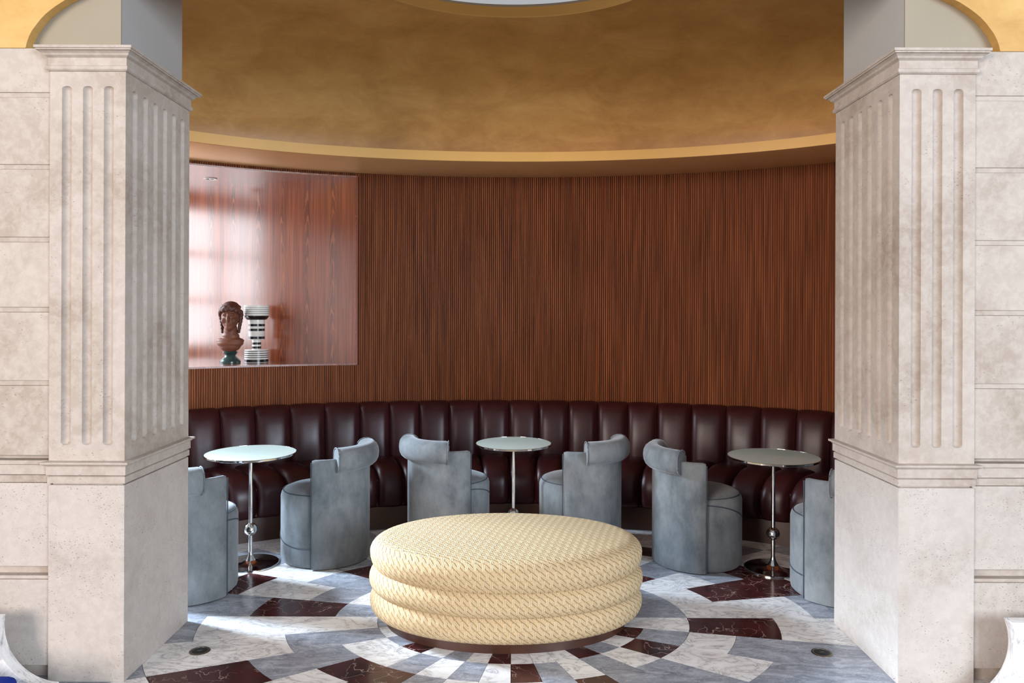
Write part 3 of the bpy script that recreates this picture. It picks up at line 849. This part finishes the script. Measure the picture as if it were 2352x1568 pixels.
vase = tag(empty('striped_vase', (-2.09, 6.20, ZL)), 'tall ivory and black striped ceramic vase beside the bust', 'vase')
lathe('foot', [(0.094, 0.0), (0.094, 0.098), (0.090, 0.102), (0.03, 0.103)], 'ivory', vase, 48)
lathe('stem', [(0.035, 0.10), (0.035, 0.186), (0.030, 0.188)], 'ivory', vase, 40)
lathe('body', [(0.030, 0.184), (0.062, 0.185), (0.064, 0.188), (0.064, 0.345), (0.05, 0.348)], 'ivory', vase, 40)
lathe('bowl', [(0.064, 0.345), (0.076, 0.348), (0.090, 0.366), (0.097, 0.385), (0.099, 0.462), (0.096, 0.464), (0.092, 0.46), (0.085, 0.38), (0.02, 0.36)], 'ivory', vase, 48)
for (r, z0, z1) in ((0.0950, 0.002, 0.025), (0.0950, 0.037, 0.044), (0.0950, 0.054, 0.061), (0.0950, 0.071, 0.078), (0.0950, 0.089, 0.095),
                    (0.0360, 0.110, 0.129), (0.0360, 0.143, 0.162), (0.0652, 0.189, 0.210), (0.0652, 0.254, 0.274), (0.0652, 0.292, 0.312)):
    lathe('black_band', [(r-0.004, z0), (r, z0+0.0005), (r, z1-0.0005), (r-0.004, z1)], 'black', vase, 48)
lathe('black_band', [(0.066, 0.3450), (0.0785, 0.3480), (0.0925, 0.366), (0.0965, 0.378), (0.0900, 0.380)], 'black', vase, 48)
for z in (0.395, 0.412, 0.428, 0.444): lathe('groove_line', [(0.097, z), (0.0993, z+0.0006), (0.0995, z+0.0024), (0.097, z+0.003)], 'dark_metal', vase, 48)

# ------------------------------------------------------------------ marble benches at the frame's lower corners
def bench(sgn, cx, cz, R, xo, ztop, label):
    t = tag(empty('marble_bench', (sgn*2.5, 3.15, 0)), label, 'bench', 'low marble benches against the front walls')
    pts = []
    # from the top edge down round the hollow to the floor
    a0 = math.asin(max(-1, min(1, (ztop-cz)/R))); a1 = -PI/2+0.05
    for i in range(25):
        a = a0+(a1-a0)*i/24
        pts.append((sgn*(cx+R*math.cos(a)), cz+R*math.sin(a)))
    pts = [(x, max(z, 0.0)) for x, z in pts]
    pts += [(pts[-1][0], 0.0)] if pts[-1][1] > 0.001 else []
    poly = pts+[(sgn*xo, 0.0), (sgn*xo, ztop)]
    o = prism_xz('end_panel', [(x-sgn*2.5, z) for x, z in poly], -0.03, 0.03, 'white_marble', t, 0.003)
    return t
bench(-1, 1.883, 0.287, 0.241, 3.3, 0.330, 'white marble bench with hollowed end at the left edge')
bench(1, 1.845, 0.232, 0.241, 3.3, 0.330, 'white marble bench with hollowed end at the right edge')
cu = tag(box('seat_cushion', -2.9, -1.925, 2.72, 2.98, 0.0, 0.176, 'blue'), 'royal blue cushion in front of the left marble bench', 'cushion')
bevel(cu, 0.035, 4)
